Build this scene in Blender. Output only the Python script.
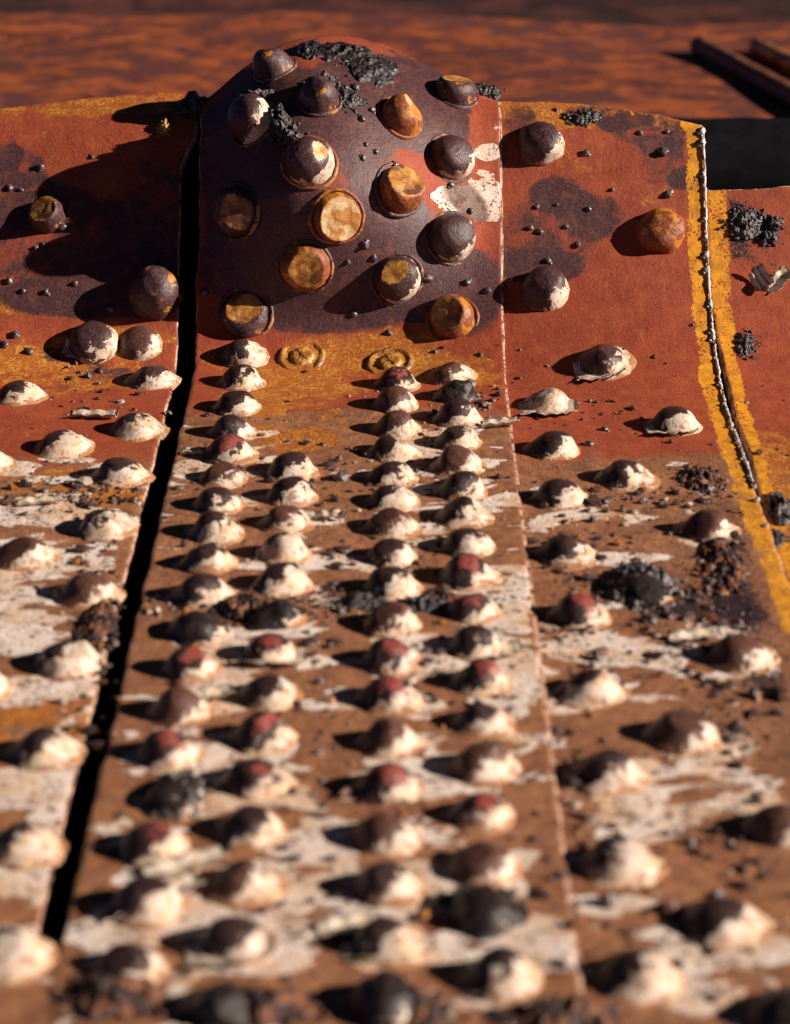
import bpy, bmesh, math, random
import numpy as np
from mathutils import Vector, Matrix

for o in list(bpy.data.objects): bpy.data.objects.remove(o)
SC = bpy.context.scene
COL = SC.collection
rnd = random.Random(11)

# ------------------------------------------------------------------ camera
F = 2400.0; H = 0.58; P = math.atan(1012/F); CP, SP = math.cos(P), math.sin(P)
cam = bpy.data.cameras.new('camera'); camo = bpy.data.objects.new('camera', cam); COL.objects.link(camo)
camo.location = (0, 0, H); camo.rotation_euler = (math.pi/2 - P, 0, 0)
cam.sensor_fit = 'VERTICAL'; cam.sensor_height = 36; cam.lens = 36*F/1024
cam.clip_start = 0.05; cam.clip_end = 500
cam.dof.use_dof = True; cam.dof.focus_distance = 1.74; cam.dof.aperture_fstop = 6.6; cam.dof.aperture_blades = 7
SC.camera = camo

# ------------------------------------------------------------------ light
LX, LY, LZ = 0.89, -0.15, 0.405
Ld = Vector((LX, LY, LZ)).normalized()
elev = math.asin(Ld.z); az = math.atan2(Ld.x, Ld.y)       # clockwise from +Y
W = bpy.data.worlds.new('World'); SC.world = W; W.use_nodes = True
nt = W.node_tree; bg = nt.nodes['Background']; sky = nt.nodes.new('ShaderNodeTexSky')
sky.sky_type = 'NISHITA'; sky.sun_disc = False; sky.sun_elevation = elev; sky.sun_rotation = az; sky.air_density = .5; sky.dust_density = .2; sky.altitude = 14000
nt.links.new(sky.outputs[0], bg.inputs[0]); bg.inputs[1].default_value = 0.05
sun = bpy.data.lights.new('sun', 'SUN'); suno = bpy.data.objects.new('sun', sun); COL.objects.link(suno)
sun.energy = 5.0; sun.angle = math.radians(0.5); sun.color = (1.0, 0.88, 0.76)
suno.rotation_euler = Ld.to_track_quat('Z', 'Y').to_euler()
SC.view_settings.view_transform = 'Standard'; SC.view_settings.look = 'None'
SC.view_settings.gamma = 1; SC.view_settings.use_curve_mapping = False
SC.view_settings.exposure = 0.78
SC.cycles.diffuse_bounces = 2; SC.cycles.max_bounces = 4

# ------------------------------------------------------------------ noise (value noise, vectorised)
def _h(i, j, k, seed):
    n = (i*374761393 + j*668265263 + k*2147483647 + seed*1274126177) & 0xFFFFFFFF
    n = ((n ^ (n >> 13)) * 1274126177) & 0xFFFFFFFF
    return ((n ^ (n >> 16)) & 0xFFFF) / 65535.0
def vnoise(x, y, z=0.0, seed=0):
    x = np.asarray(x, float); y = np.asarray(y, float); z = np.asarray(z, float) + 0*x
    xi = np.floor(x).astype(np.int64); yi = np.floor(y).astype(np.int64); zi = np.floor(z).astype(np.int64)
    fx, fy, fz = x-xi, y-yi, z-zi
    fx = fx*fx*(3-2*fx); fy = fy*fy*(3-2*fy); fz = fz*fz*(3-2*fz)
    r = 0
    for a in (0, 1):
        for b in (0, 1):
            for c in (0, 1):
                r = r + _h(xi+a, yi+b, zi+c, seed)*(fx if a else 1-fx)*(fy if b else 1-fy)*(fz if c else 1-fz)
    return r
def fbm(x, y, z=0.0, oct=4, seed=0):
    s = 0; a = .5; t = 0
    for o in range(oct):
        s = s + a*vnoise(x*2**o, y*2**o, np.asarray(z)*2**o, seed+o*7); t += a; a *= .55
    return s/t - .5
def sst(a, b, v):
    t = np.clip((v-a)/(b-a), 0, 1); return t*t*(3-2*t)

# ------------------------------------------------------------------ the bent riveted sheet as a function of (X, s)
TH = math.radians(54); YC = 1.652
XL, XR, XY = -0.1445, 0.0777, 0.2295          # strap left edge, strap right edge, weld edge of the right plate
def base_pt(X, s):
    X = np.asarray(X, float); s = np.asarray(s, float)
    R = 0.055 + 0.17*sst(-.05, .2, X) + .06*sst(-.15, -.4, X)
    T = R*math.tan(TH/2)
    t = np.clip((s-(YC-T))/(2*T), 0, 1)
    Ay, By, Bz = YC-T, YC+T*math.cos(TH), T*math.sin(TH)
    cy = (1-t)**2*Ay + 2*t*(1-t)*YC + t*t*By; cz = t*t*Bz
    y = np.where(s < YC-T, s, np.where(s > YC+T, YC+(s-YC)*math.cos(TH), cy))
    z = np.where(s < YC-T, 0, np.where(s > YC+T, (s-YC)*math.sin(TH), cz))
    # the head of the panel rolls away a little
    q = np.clip(s-1.82, 0, 1); y = y + 7*q*q; z = z - 4*q*q
    return X, y, z
def hump(X, s):
    u = (X-XL)/(XR-XL); uc = .36
    fx = np.where(u < uc, .5*(1-np.cos(np.pi*np.clip(u/uc, 0, 1))), .5*(1+np.cos(np.pi*np.clip((u-uc)/(1-uc), 0, 1))))
    fx = np.where((u < 0) | (u > 1), 0, fx)
    fs = sst(1.672, 1.775, s) - .60*sst(1.785, 1.91, s)
    return .058*fx**np.where(u < uc, .55, .92)*fs
def hump_fx(X):
    u = np.clip((X-XL)/(XR-XL), 0, 1); return np.sin(np.pi*u)**1.2
def surf(X, s, kind='flat'):
    X = np.asarray(X, float); s = np.asarray(s, float); e = 1e-4
    x0, y0, z0 = base_pt(X, s); _, y1, z1 = base_pt(X, s+e)
    dy, dz = y1-y0, z1-z0; L = np.hypot(dy, dz); ny, nz = -dz/L, dy/L
    d = {'strap': 0.0, 'left': -.0045, 'right': -.003, 'far': -.007, 'back': -.026, 'flat': 0}[kind]
    off = d + .0022*fbm(X*14, s*14, 0, 3, 3) + .0007*fbm(X*70, s*70, 0, 3, 5)
    if kind == 'strap': off = off + hump(X, s)
    if kind == 'left': off = off + .0042*sst(.915, .885, s) - .010*np.exp(-((X+.33)/.12)**2)*sst(1.70, 1.85, s)
    return np.stack([x0+0*y0, y0+ny*off, z0+nz*off], -1)
def pt(X, s, kind):
    p = surf(X, s, kind); return Vector([float(v) for v in p])
def nrm(X, s, kind):
    e = .003
    a = pt(X+e, s, kind)-pt(X-e, s, kind); b = pt(X, s+e, kind)-pt(X, s-e, kind)
    n = a.cross(b).normalized(); return n if n.z > -.5 else -n
def proj(p):
    y, z = p[1], p[2]-H
    f = y*CP - z*SP; u = y*SP + z*CP
    return 395+F*p[0]/f, 512-F*u/f
def at(px, py, kind, s0=None):
    """the sheet coordinates (X, s) seen at a pixel of the photograph"""
    X = (px-395)*1.6/F; s = s0 or (np.interp(py, [60, 100, 200, 350, 450, 700, 1024], [1.88, 1.85, 1.77, 1.67, 1.5, 1.14, .84]))
    for _ in range(40):
        q = proj(pt(X, s, kind)); rx, ry = px-q[0], py-q[1]
        if abs(rx)+abs(ry) < .05: break
        e = 1e-3; qx = proj(pt(X+e, s, kind)); qs = proj(pt(X, s+e, kind))
        a, b, c, d = (qx[0]-q[0])/e, (qs[0]-q[0])/e, (qx[1]-q[1])/e, (qs[1]-q[1])/e
        D = a*d-b*c
        if abs(D) < 1: break
        X += max(-.02, min(.02, (rx*d-b*ry)/D)); s += max(-.03, min(.03, (a*ry-c*rx)/D))
    return X, s
def kind_at(px, py):
    y = py
    if py > 345: l = 395-.2316*(y+500)
    else: l = 200
    r = 395+.1235*(y+500) if py > 400 else 502
    yl = 395+.361*(y+500) if py > 470 else np.interp(py, [100, 300, 400, 470], [700, 722, 738, 752])
    return 'left' if px < l else 'strap' if px < r else 'right' if px < yl else 'far'

# ------------------------------------------------------------------ object helpers
def link(o, parent=None):
    COL.objects.link(o)
    if parent: o.parent = parent
    return o
def thing(name, label, cat, loc=(0, 0, 0), group=None):
    o = bpy.data.objects.new(name, None); o.location = loc; o.empty_display_size = .02
    COL.objects.link(o); o['label'] = label; o['category'] = cat
    if group: o['group'] = group
    return o
def tag(o, label, cat, group=None, kind=None):
    if label: o['label'] = label
    if cat: o['category'] = cat
    if group: o['group'] = group
    if kind: o['kind'] = kind
    return o
def obj(name, V, Fc, mats, parent=None, smooth=True, mi=None, world=True):
    me = bpy.data.meshes.new(name); me.from_pydata([tuple(v) for v in V], [], Fc); me.update()
    for m in (mats if isinstance(mats, (list, tuple)) else [mats]): me.materials.append(m)
    if smooth: me.polygons.foreach_set('use_smooth', [True]*len(me.polygons))
    if mi is not None: me.polygons.foreach_set('material_index', mi)
    o = bpy.data.objects.new(name, me); link(o, parent)
    if parent and world: o.location = -Vector(parent.location)
    return o
def set_col(o, name, arr):
    a = o.data.color_attributes.new(name, 'FLOAT_COLOR', 'POINT')
    buf = np.ones((len(o.data.vertices), 4), np.float32); buf[:, :arr.shape[1]] = arr
    a.data.foreach_set('color', buf.ravel())

# ------------------------------------------------------------------ node helpers
class NB:
    def __init__(s, name):
        s.m = bpy.data.materials.new(name); s.m.use_nodes = True; s.t = s.m.node_tree
        s.b = s.t.nodes['Principled BSDF']; s.tc = s.t.nodes.new('ShaderNodeTexCoord')
    def put(s, sock, v):
        if isinstance(v, bpy.types.NodeSocket): s.t.links.new(v, sock)
        elif isinstance(v, tuple) and len(v) == 3 and sock.type == 'RGBA': sock.default_value = (*v, 1)
        else: sock.default_value = v
    def noise(s, scale, detail=6, rough=.6, dist=0, vec=None, col=False, off=None):
        n = s.t.nodes.new('ShaderNodeTexNoise'); s.put(n.inputs['Scale'], scale); s.put(n.inputs['Detail'], detail)
        s.put(n.inputs['Roughness'], rough); s.put(n.inputs['Distortion'], dist)
        v = vec or s.tc.outputs['Object']
        if off is not None:
            a = s.t.nodes.new('ShaderNodeVectorMath'); s.put(a.inputs[0], v); s.put(a.inputs[1], off); v = a.outputs[0]
        s.put(n.inputs['Vector'], v); return n.outputs[1 if col else 0]
    def vor(s, scale, vec=None, out='Distance', feat='F1'):
        n = s.t.nodes.new('ShaderNodeTexVoronoi'); n.feature = feat; s.put(n.inputs['Scale'], scale); s.put(n.inputs['Vector'], vec or s.tc.outputs['Object']); return n.outputs[out]
    def mt(s, op, a, b=0.0, c=0.0, clamp=False):
        n = s.t.nodes.new('ShaderNodeMath'); n.operation = op; n.use_clamp = clamp
        s.put(n.inputs[0], a); s.put(n.inputs[1], b); s.put(n.inputs[2], c); return n.outputs[0]
    def step(s, v, lo, hi, a=0.0, b=1.0):
        n = s.t.nodes.new('ShaderNodeMapRange'); n.interpolation_type = 'SMOOTHSTEP'
        for i, q in enumerate((v, lo, hi, a, b)): s.put(n.inputs[i], q)
        return n.outputs[0]
    def mix(s, f, a, b):
        n = s.t.nodes.new('ShaderNodeMix'); n.data_type = 'RGBA'; s.put(n.inputs[0], f); s.put(n.inputs[6], a); s.put(n.inputs[7], b); return n.outputs[2]
    def mixf(s, f, a, b):
        n = s.t.nodes.new('ShaderNodeMix'); n.data_type = 'FLOAT'; s.put(n.inputs[0], f); s.put(n.inputs[2], a); s.put(n.inputs[3], b); return n.outputs[0]
    def attr(s, name):
        n = s.t.nodes.new('ShaderNodeAttribute'); n.attribute_name = name
        q = s.t.nodes.new('ShaderNodeSeparateColor'); s.t.links.new(n.outputs['Color'], q.inputs[0]); return q.outputs, n
    def sep(s, v=None):
        q = s.t.nodes.new('ShaderNodeSeparateXYZ'); s.put(q.inputs[0], v or s.tc.outputs['Object']); return q.outputs
    def bump(s, h, dist, strength=1.0, nrm=None):
        n = s.t.nodes.new('ShaderNodeBump'); s.put(n.inputs['Height'], h); n.inputs['Distance'].default_value = dist; n.inputs['Strength'].default_value = strength
        if nrm: s.put(n.inputs['Normal'], nrm)
        return n.outputs[0]
    def info(s): return s.t.nodes.new('ShaderNodeObjectInfo').outputs
    def out(s, col=None, rough=None, nrm=None, spec=None, metal=None):
        if col is not None: s.put(s.b.inputs['Base Color'], col)
        if rough is not None: s.put(s.b.inputs['Roughness'], rough)
        if nrm is not None: s.put(s.b.inputs['Normal'], nrm)
        if spec is not None: s.put(s.b.inputs['Specular IOR Level'], spec)
        if metal is not None: s.put(s.b.inputs['Metallic'], metal)
        return s.m

CREAM = (.64, .53, .44); BROWN = (.27, .115, .045); RED = (.24, .045, .018); PURP = (.085, .034, .032)
ORNG = (.42, .14, .018); YEL = (.74, .31, .012); TAR = (.018, .012, .014)

def plate_material():
    n = NB('weathered_plate_paint')
    a, _ = n.attr('paint_a'); b, _ = n.attr('paint_b')
    big = n.noise(26, 8, .62, .6); med = n.noise(95, 7, .65, .4, off=(3, 1, 7)); fine = n.noise(520, 5, .6); grain = n.noise(1900, 3, .6)
    med2 = n.noise(60, 7, .7, .5, off=(9, 4, 2)); m3 = n.noise(75, 8, .68, .3, off=(1, 8, 5))
    def mask(bias, nz, k=1.5, w=.035):
        v = n.mt('ADD', bias, n.mt('MULTIPLY', n.mt('SUBTRACT', nz, .5), k)); return n.step(v, .5-w, .5+w)
    # brown ground coat with ochre and dull blotches
    base = n.mix(n.step(big, .35, .65), (.23, .085, .045), (.35, .150, .080))
    base = n.mix(n.step(fine, .42, .62), base, n.mix(n.step(med, .4, .6), (.16, .062, .030), (.38, .17, .06)))
    red = n.mix(n.step(med2, .35, .68), (.27, .042, .018), (.36, .070, .022))
    red = n.mix(n.step(fine, .50, .68, 0, .55), red, (.37, .115, .045))
    red = n.mix(n.step(grain, .55, .7, 0, .5), red, (.13, .03, .02))
    base = n.mix(n.step(m3, .56, .66, 0, .65), base, (.10, .045, .035)); base = n.mix(n.step(med2, .60, .66, 0, .5), base, (.42, .15, .05))
    red = n.mix(n.step(m3, .56, .70, 0, .55), red, (.14, .030, .022))
    vs = n.t.nodes.new('ShaderNodeVectorMath'); vs.operation = 'MULTIPLY'; n.put(vs.inputs[0], n.tc.outputs['Object']); vs.inputs[1].default_value = (1, .12, .12)
    red = n.mix(n.step(n.noise(260, 5, .6, .6, vec=vs.outputs[0]), .60, .70, 0, .35), red, (.42, .13, .06))
    rm = mask(b[2], med, 1.0, .16); c = n.mix(rm, base, red)
    om = mask(a[2], m3, 1.5, .10)
    oc = n.mix(n.step(fine, .38, .62), (.32, .075, .014), n.mix(n.step(med, .45, .6), ORNG, (.60, .27, .035)))
    c = n.mix(om, c, oc)
    pm = mask(a[1], med2, .9, .11)
    pc = n.mix(n.step(fine, .35, .7), (.058, .022, .024), (.10, .044, .044))
    pc = n.mix(n.step(grain, .6, .75, 0, .22), pc, (.20, .10, .09)); pc = n.mix(n.step(m3, .50, .62, 0, .7), pc, (.15, .05, .032))
    c = n.mix(pm, c, pc)
    # cream paint remnants, rust freckles in them
    vm = n.t.nodes.new('ShaderNodeVectorMath'); vm.operation = 'MULTIPLY'; n.put(vm.inputs[0], n.tc.outputs['Object']); vm.inputs[1].default_value = (.55, 1, 1)
    crn = n.noise(46, 7, .52, .5, vec=vm.outputs[0], off=(6, 2, 9)); cm = mask(a[0], crn, 2.3, .022)
    frk = n.step(n.mt('ADD', n.mt('MULTIPLY', fine, .6), n.mt('MULTIPLY', m3, .5)), .60, .63)
    cc = n.mix(n.step(big, .42, .66), (.80, .67, .59), (.68, .44, .28)); cc = n.mix(n.step(m3, .48, .64, 0, .5), cc, (.58, .46, .40))
    cc = n.mix(n.step(n.mt('MULTIPLY', a[1], -1.0), .15, .30), cc, n.mix(n.step(m3, .45, .55), (.22, .145, .11), (.12, .06, .05)))
    cm2 = n.mt('MULTIPLY', cm, n.mt('SUBTRACT', 1.0, frk))
    c = n.mix(cm2, c, cc)
    ym = mask(b[1], n.mt('ADD', n.mt('MULTIPLY', fine, .5), n.mt('MULTIPLY', m3, .5)), 2.6, .06)
    yc = n.mix(n.step(med, .4, .65), YEL, (.50, .19, .012))
    c = n.mix(ym, c, yc)
    tm = mask(b[0], n.mt('ADD', n.mt('MULTIPLY', med, .5), n.mt('MULTIPLY', fine, .5)), 2.6, .05)
    c = n.mix(tm, c, n.mix(n.step(fine, .45, .6), TAR, (.055, .03, .03)))
    # small dark pits everywhere
    pit = n.step(n.noise(240, 6, .75, .3, off=(5, 5, 1)), .635, .68)
    c = n.mix(n.mt('MULTIPLY', pit, .75), c, (.04, .018, .016))
    r = n.mixf(cm2, .62, .55); r = n.mixf(pm, r, .42); r = n.mixf(tm, r, .34); r = n.mt('ADD', r, n.mt('MULTIPLY', fine, .15))
    hgt = n.mt('ADD', n.mt('MULTIPLY', cm2, .7), n.mt('MULTIPLY', fine, .55))
    hgt = n.mt('ADD', hgt, n.mt('MULTIPLY', tm, .6)); hgt = n.mt('SUBTRACT', hgt, n.mt('MULTIPLY', pit, .7))
    hgt = n.mt('ADD', hgt, n.mt('MULTIPLY', med, .9))
    smooth = n.mixf(n.mt('MAXIMUM', pm, rm), 1.0, .45)
    nb = n.bump(n.mt('MULTIPLY', hgt, smooth), .0015, 1.0)
    nb = n.bump(grain, .00012, .6, nb)
    return n.out(c, r, nb, .35)
M_PLATE = plate_material()

def rivet_material(name, cap, red=None, thr=.78, rust=.0, body=CREAM, lump=.35):
    """cream paint worn to dark metal on the crown, with shade painted on the left side"""
    n = NB(name); rn = n.info()['Random']
    k = n.t.nodes.new('ShaderNodeCombineXYZ'); n.put(k.inputs[0], n.mt('MULTIPLY', rn, 7.3)); n.put(k.inputs[1], n.mt('MULTIPLY', rn, 3.1)); n.put(k.inputs[2], n.mt('MULTIPLY', rn, 5.7))
    off = k.outputs[0]
    x, y, z = n.sep()[0], n.sep()[1], n.sep()[2]
    med = n.noise(110, 6, .6, .5, off=off); fine = n.noise(430, 5, .65, .2, off=off); grain = n.noise(1500, 3, off=off)
    v = n.mt('ADD', n.mt('MULTIPLY', z, 52.0), n.mt('MULTIPLY', x, -40.0)); v = n.mt('ADD', v, n.mt('MULTIPLY', y, 24.0))  # worn crown, pulled leftward to paint in the head's shaded side
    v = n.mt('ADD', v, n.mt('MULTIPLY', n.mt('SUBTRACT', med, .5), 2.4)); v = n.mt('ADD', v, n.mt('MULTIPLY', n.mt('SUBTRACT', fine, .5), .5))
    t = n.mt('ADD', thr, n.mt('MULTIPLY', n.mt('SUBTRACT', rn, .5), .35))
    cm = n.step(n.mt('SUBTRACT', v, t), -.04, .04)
    c = n.mix(n.step(med, .42, .62), body, tuple(q*w for q, w in zip(body, (.93, .74, .55))))
    c = n.mix(n.step(fine, .60, .66, 0, .85), c, (.17, .06, .035)); c = n.mix(n.step(n.noise(170, 5, .6, .4, off=off), .54, .62, 0, .75), c, (.30, .12, .075))
    # the skirt, where paint has weathered from the foot
    ft = n.step(n.mt('ADD', n.mt('MULTIPLY', z, 160.0), n.mt('MULTIPLY', n.mt('SUBTRACT', med, .5), 2.6)), .12, .22)
    c = n.mix(ft, (.36, .17, .075), c)
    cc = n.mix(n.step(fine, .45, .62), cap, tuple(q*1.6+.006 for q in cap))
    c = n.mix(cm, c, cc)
    if red:
        d = n.t.nodes.new('ShaderNodeVectorMath'); d.operation = 'DISTANCE'; n.put(d.inputs[0], n.tc.outputs['Object']); d.inputs[1].default_value = (.002, -.004, .014)
        rm = n.step(n.mt('ADD', n.mt('MULTIPLY', d.outputs['Value'], 1/.0085), n.mt('MULTIPLY', n.mt('SUBTRACT', med, .5), 4.2)), .86, .78); rm = n.mt('MULTIPLY', rm, n.step(fine, .60, .56))
        c = n.mix(rm, c, n.mix(n.step(fine, .4, .65), red, tuple(min(.6, q*1.5+.03) for q in red)))
    if rust:
        rr = n.step(n.noise(90, 5, .6, off=(4, 4, 4)), .60-rust*.15, .64-rust*.15); c = n.mix(rr, c, (.45, .17, .02))
    hh = n.mt('ADD', n.mt('MULTIPLY', fine, .8), n.mt('MULTIPLY', cm, -.4)); nb = n.bump(hh, .0009, 1.0); nb = n.bump(grain, .0001, .5, nb)
    return n.out(c, n.mixf(cm, .5, .40), nb, .4)
DK = (.030, .014, .013)
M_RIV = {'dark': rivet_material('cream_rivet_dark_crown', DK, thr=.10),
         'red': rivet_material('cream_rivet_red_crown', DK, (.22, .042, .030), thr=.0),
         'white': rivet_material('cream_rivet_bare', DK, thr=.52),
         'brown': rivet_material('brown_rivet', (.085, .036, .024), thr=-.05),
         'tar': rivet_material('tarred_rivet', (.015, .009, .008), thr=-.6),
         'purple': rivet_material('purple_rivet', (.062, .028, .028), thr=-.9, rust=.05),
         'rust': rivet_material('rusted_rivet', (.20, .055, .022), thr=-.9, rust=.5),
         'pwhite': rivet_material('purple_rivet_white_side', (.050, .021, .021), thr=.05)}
def simple_mat(name, c1, c2, rough=.6, scale=200, dist=.0008, c3=None, spec=.4, thr=(.4, .62)):
    n = NB(name); vec = None
    if name == 'far_rust':
        vm = n.t.nodes.new('ShaderNodeVectorMath'); vm.operation = 'MULTIPLY'; n.put(vm.inputs[0], n.tc.outputs['Object']); vm.inputs[1].default_value = (.75, 1.0, 1); vec = vm.outputs[0]
    a = n.noise(scale, 7, .65, .3, vec=vec); b = n.noise(scale*.35, 6, .6, .3, off=(2, 3, 4)); g = n.noise(scale*4, 3)
    c = n.mix(n.step(a, *thr), c1, c2)
    if c3: c = n.mix(n.step(b, .5, .58), c, c3)
    nb = n.bump(a, dist); return n.out(c, n.mt('ADD', rough-.08, n.mt('MULTIPLY', g, .16)), nb, spec)
M_CUT = simple_mat('ochre_torn_metal', (.30, .105, .018), (.50, .26, .06), .40, 110, .0012, (.13, .045, .02), .6)
M_CUTG = simple_mat('pale_torn_metal', (.50, .28, .10), (.62, .45, .26), .45, 160, .001, (.42, .17, .03), .5)
M_TAR = simple_mat('glossy_black_slag', (.010, .008, .010), (.045, .028, .028), .33, 420, .0012, (.022, .014, .015), .7)
M_ASH = simple_mat('grey_slag', (.03, .022, .025), (.22, .19, .19), .35, 330, .0015, (.02, .012, .013), .6, (.46, .60))
M_SPAT = simple_mat('weld_spatter_steel', (.045, .032, .036), (.13, .10, .105), .32, 500, .0004, None, .8)
M_WELD = simple_mat('silver_weld', (.45, .43, .44), (.72, .70, .68), .35, 400, .0008, (.10, .07, .06), .8)
M_FLAKE = simple_mat('cream_paint_flake', (.62, .50, .38), (.70, .60, .49), .5, 240, .0006, (.50, .37, .25), .3)
M_EDGE = simple_mat('sheet_edge', (.30, .13, .08), (.55, .38, .27), .6, 260, .0006, (.10, .04, .03))
M_BACKSL = simple_mat('far_rust', (.085, .022, .018), (.36, .085, .020), .65, 30, .004, (.11, .032, .024), .3, (.36, .66))
M_GROUND = simple_mat('dark_soil', (.022, .006, .006), (.11, .030, .022), .9, 9, .02, (.025, .010, .008), .2)
M_BAR = simple_mat('rusty_bar', (.09, .032, .022), (.26, .09, .045), .6, 90, .001)
M_PIPE = simple_mat('blackened_pipe', (.002, .002, .003), (.005, .005, .007), .75, 60, .0006, None, .1)
M_SLOT_SHADE = simple_mat('slot_shade_black', (.004, .003, .004), (.010, .007, .007), .9, 200, .0008, None, .1)  # near-black colour that paints the deep shade inside the slot
M_HEAP = simple_mat('mixed_slag', (.014, .008, .009), (.06, .03, .026), .45, 260, .0022, (.22, .085, .04), .4)
def grit_mat():
    n = NB('grit'); at_ = n.attr('tint')[1]; g = n.noise(900, 4)
    c = n.mix(n.step(g, .45, .6, 0, .4), at_.outputs['Color'], (.20, .11, .08)); return n.out(c, .36, n.bump(g, .0005), .6)
M_GRIT = grit_mat()

# ------------------------------------------------------------------ paint layout: world ellipses on the sheet (X, s)
def blob(kind, px, py, rx, ry, ch, val):
    X, s = at(px, py, kind); q = proj(pt(X, s, kind)); e = .004
    qx = proj(pt(X+e, s, kind)); qs = proj(pt(X, s+e, kind))
    ax = abs(qx[0]-q[0])/e; as_ = abs(qs[1]-q[1])/e
    sk = (qs[0]-q[0])/e/max(ax, 1)          # how far X drifts per s at constant pixel column
    return (X, s, rx/ax, ry/max(as_, 250), ch, val)
PAINT = {'back': [], 'strap': [], 'left': [], 'right': [], 'far': []}
CH = {'cream': 0, 'purple': 1, 'orange': 2, 'tar': 3, 'yellow': 4, 'red': 5}
def B(px, py, rx, ry, ch, val, kind=None):
    k = kind or kind_at(px, py); PAINT[k].append(blob(k, px, py, rx, ry, CH[ch], val))
# cream remnants on the flat
for a in [(430, 655, 60, 22), (500, 665, 45, 60), (505, 590, 50, 25), (620, 650, 75, 16), (700, 665, 55, 16), (680, 785, 95, 34), (600, 655, 30, 25),
          (560, 700, 40, 12), (370, 900, 80, 30), (300, 865, 60, 28), (330, 835, 40, 18), (440, 880, 60, 22), (230, 780, 60, 30), (225, 690, 45, 22),
          (215, 650, 50, 25), (250, 940, 70, 30), (545, 945, 45, 30), (700, 975, 90, 30), (480, 945, 60, 22), (120, 930, 60, 30), (180, 880, 60, 25),
          (60, 470, 60, 14), (30, 512, 60, 12), (90, 520, 60, 14), (40, 565, 70, 16), (20, 600, 50, 14), (40, 640, 70, 14), (110, 640, 30, 18),
          (40, 690, 60, 14), (30, 790, 60, 25), (70, 820, 40, 25), (30, 880, 60, 25), (500, 505, 30, 8), (480, 425, 40, 5), (595, 520, 60, 8),
          (660, 462, 50, 8), (560, 640, 30, 20), (600, 560, 30, 8), (330, 600, 25, 6), (350, 690, 25, 6), (340, 560, 30, 6), (315, 520, 30, 6), (205, 470, 40, 10),
          (640, 825, 60, 20), (425, 770, 25, 8), (325, 800, 40, 10), (600, 905, 50, 12), (760, 950, 40, 15)]:
    B(*a, 'cream', .34)
for a in [(560, 870, 40, 30), (730, 860, 60, 40), (330, 745, 30, 25), (650, 740, 60, 12), (580, 580, 40, 20), (350, 470, 60, 40)]: B(*a, 'cream', -.3)
# rust red / orange around the bend
for a in [(290, 410, 70, 45), (260, 395, 40, 20), (300, 440, 40, 12), (330, 380, 90, 16), (230, 365, 40, 20), (470, 385, 50, 10)]: B(*a, 'orange', .30, 'strap')
for a in [(60, 375, 90, 28), (120, 340, 60, 14), (45, 305, 60, 10), (90, 310, 40, 7), (200, 820, 50, 40), (30, 730, 60, 40), (60, 860, 60, 30), (100, 495, 40, 16), (60, 480, 70, 12)]: B(*a, 'orange', .30, 'left')
B(25, 360, 40, 12, 'orange', .4, 'left'); B(60, 290, 70, 6, 'orange', .3, 'left'); B(88, 258, 30, 14, 'orange', .3, 'left')
B(120, 105, 120, 9, 'orange', .34, 'left'); B(600, 110, 130, 16, 'orange', .5, 'right'); B(575, 150, 50, 40, 'orange', .25, 'right')
B(655, 215, 40, 30, 'orange', .28, 'right'); B(680, 300, 14, 160, 'orange', .1, 'right')
B(765, 500, 40, 60, 'orange', .5, 'far'); B(770, 450, 40, 20, 'orange', .4, 'far'); B(775, 580, 30, 60, 'orange', .5, 'far')
for a in [(330, 355, 50, 20), (400, 350, 50, 22), (455, 370, 50, 16)]: B(*a, 'orange', .45, 'strap')
B(470, 120, 30, 50, 'orange', .2, 'strap'); B(450, 205, 25, 12, 'orange', .1, 'strap')
# purple scale
for a in [(545, 235, 60, 45), (600, 215, 35, 22), (650, 130, 45, 20), (600, 115, 45, 14), (665, 165, 30, 25), (520, 120, 22, 20), (560, 190, 30, 20), (540, 270, 45, 18), (690, 180, 20, 12)]: B(*a, 'purple', .5, 'right')
for a in [(60, 255, 110, 55), (40, 200, 60, 25), (90, 300, 90, 20), (20, 165, 30, 20), (150, 280, 60, 40), (170, 200, 60, 60), (75, 355, 45, 12), (110, 375, 35, 10), (0, 150, 20, 25)]: B(*a, 'purple', .50, 'left')
for a in [(470, 290, 40, 60), (430, 130, 40, 30), (300, 120, 90, 60), (330, 200, 110, 80), (270, 260, 90, 60), (400, 240, 70, 50), (370, 290, 100, 35), (420, 90, 60, 30), (370, 90, 50, 40), (250, 160, 60, 70), (320, 320, 80, 18), (440, 300, 40, 26)]: B(*a, 'purple', .58, 'strap')
B(455, 215, 35, 40, 'purple', -.4, 'strap'); B(480, 130, 22, 40, 'purple', -.2, 'strap'); B(395, 250, 25, 18, 'purple', -.35, 'strap')
# bits of cream on the boss beside the seam
B(478, 192, 34, 26, 'cream', .62, 'strap'); B(486, 226, 16, 22, 'cream', .66, 'strap'); B(475, 205, 40, 40, 'tar', .22, 'strap'); B(487, 152, 16, 10, 'cream', .9, 'strap'); B(495, 120, 6, 12, 'cream', .8, 'strap')
B(455, 200, 26, 14, 'cream', .8, 'strap'); B(470, 205, 34, 30, 'cream', .25, 'strap')
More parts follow.
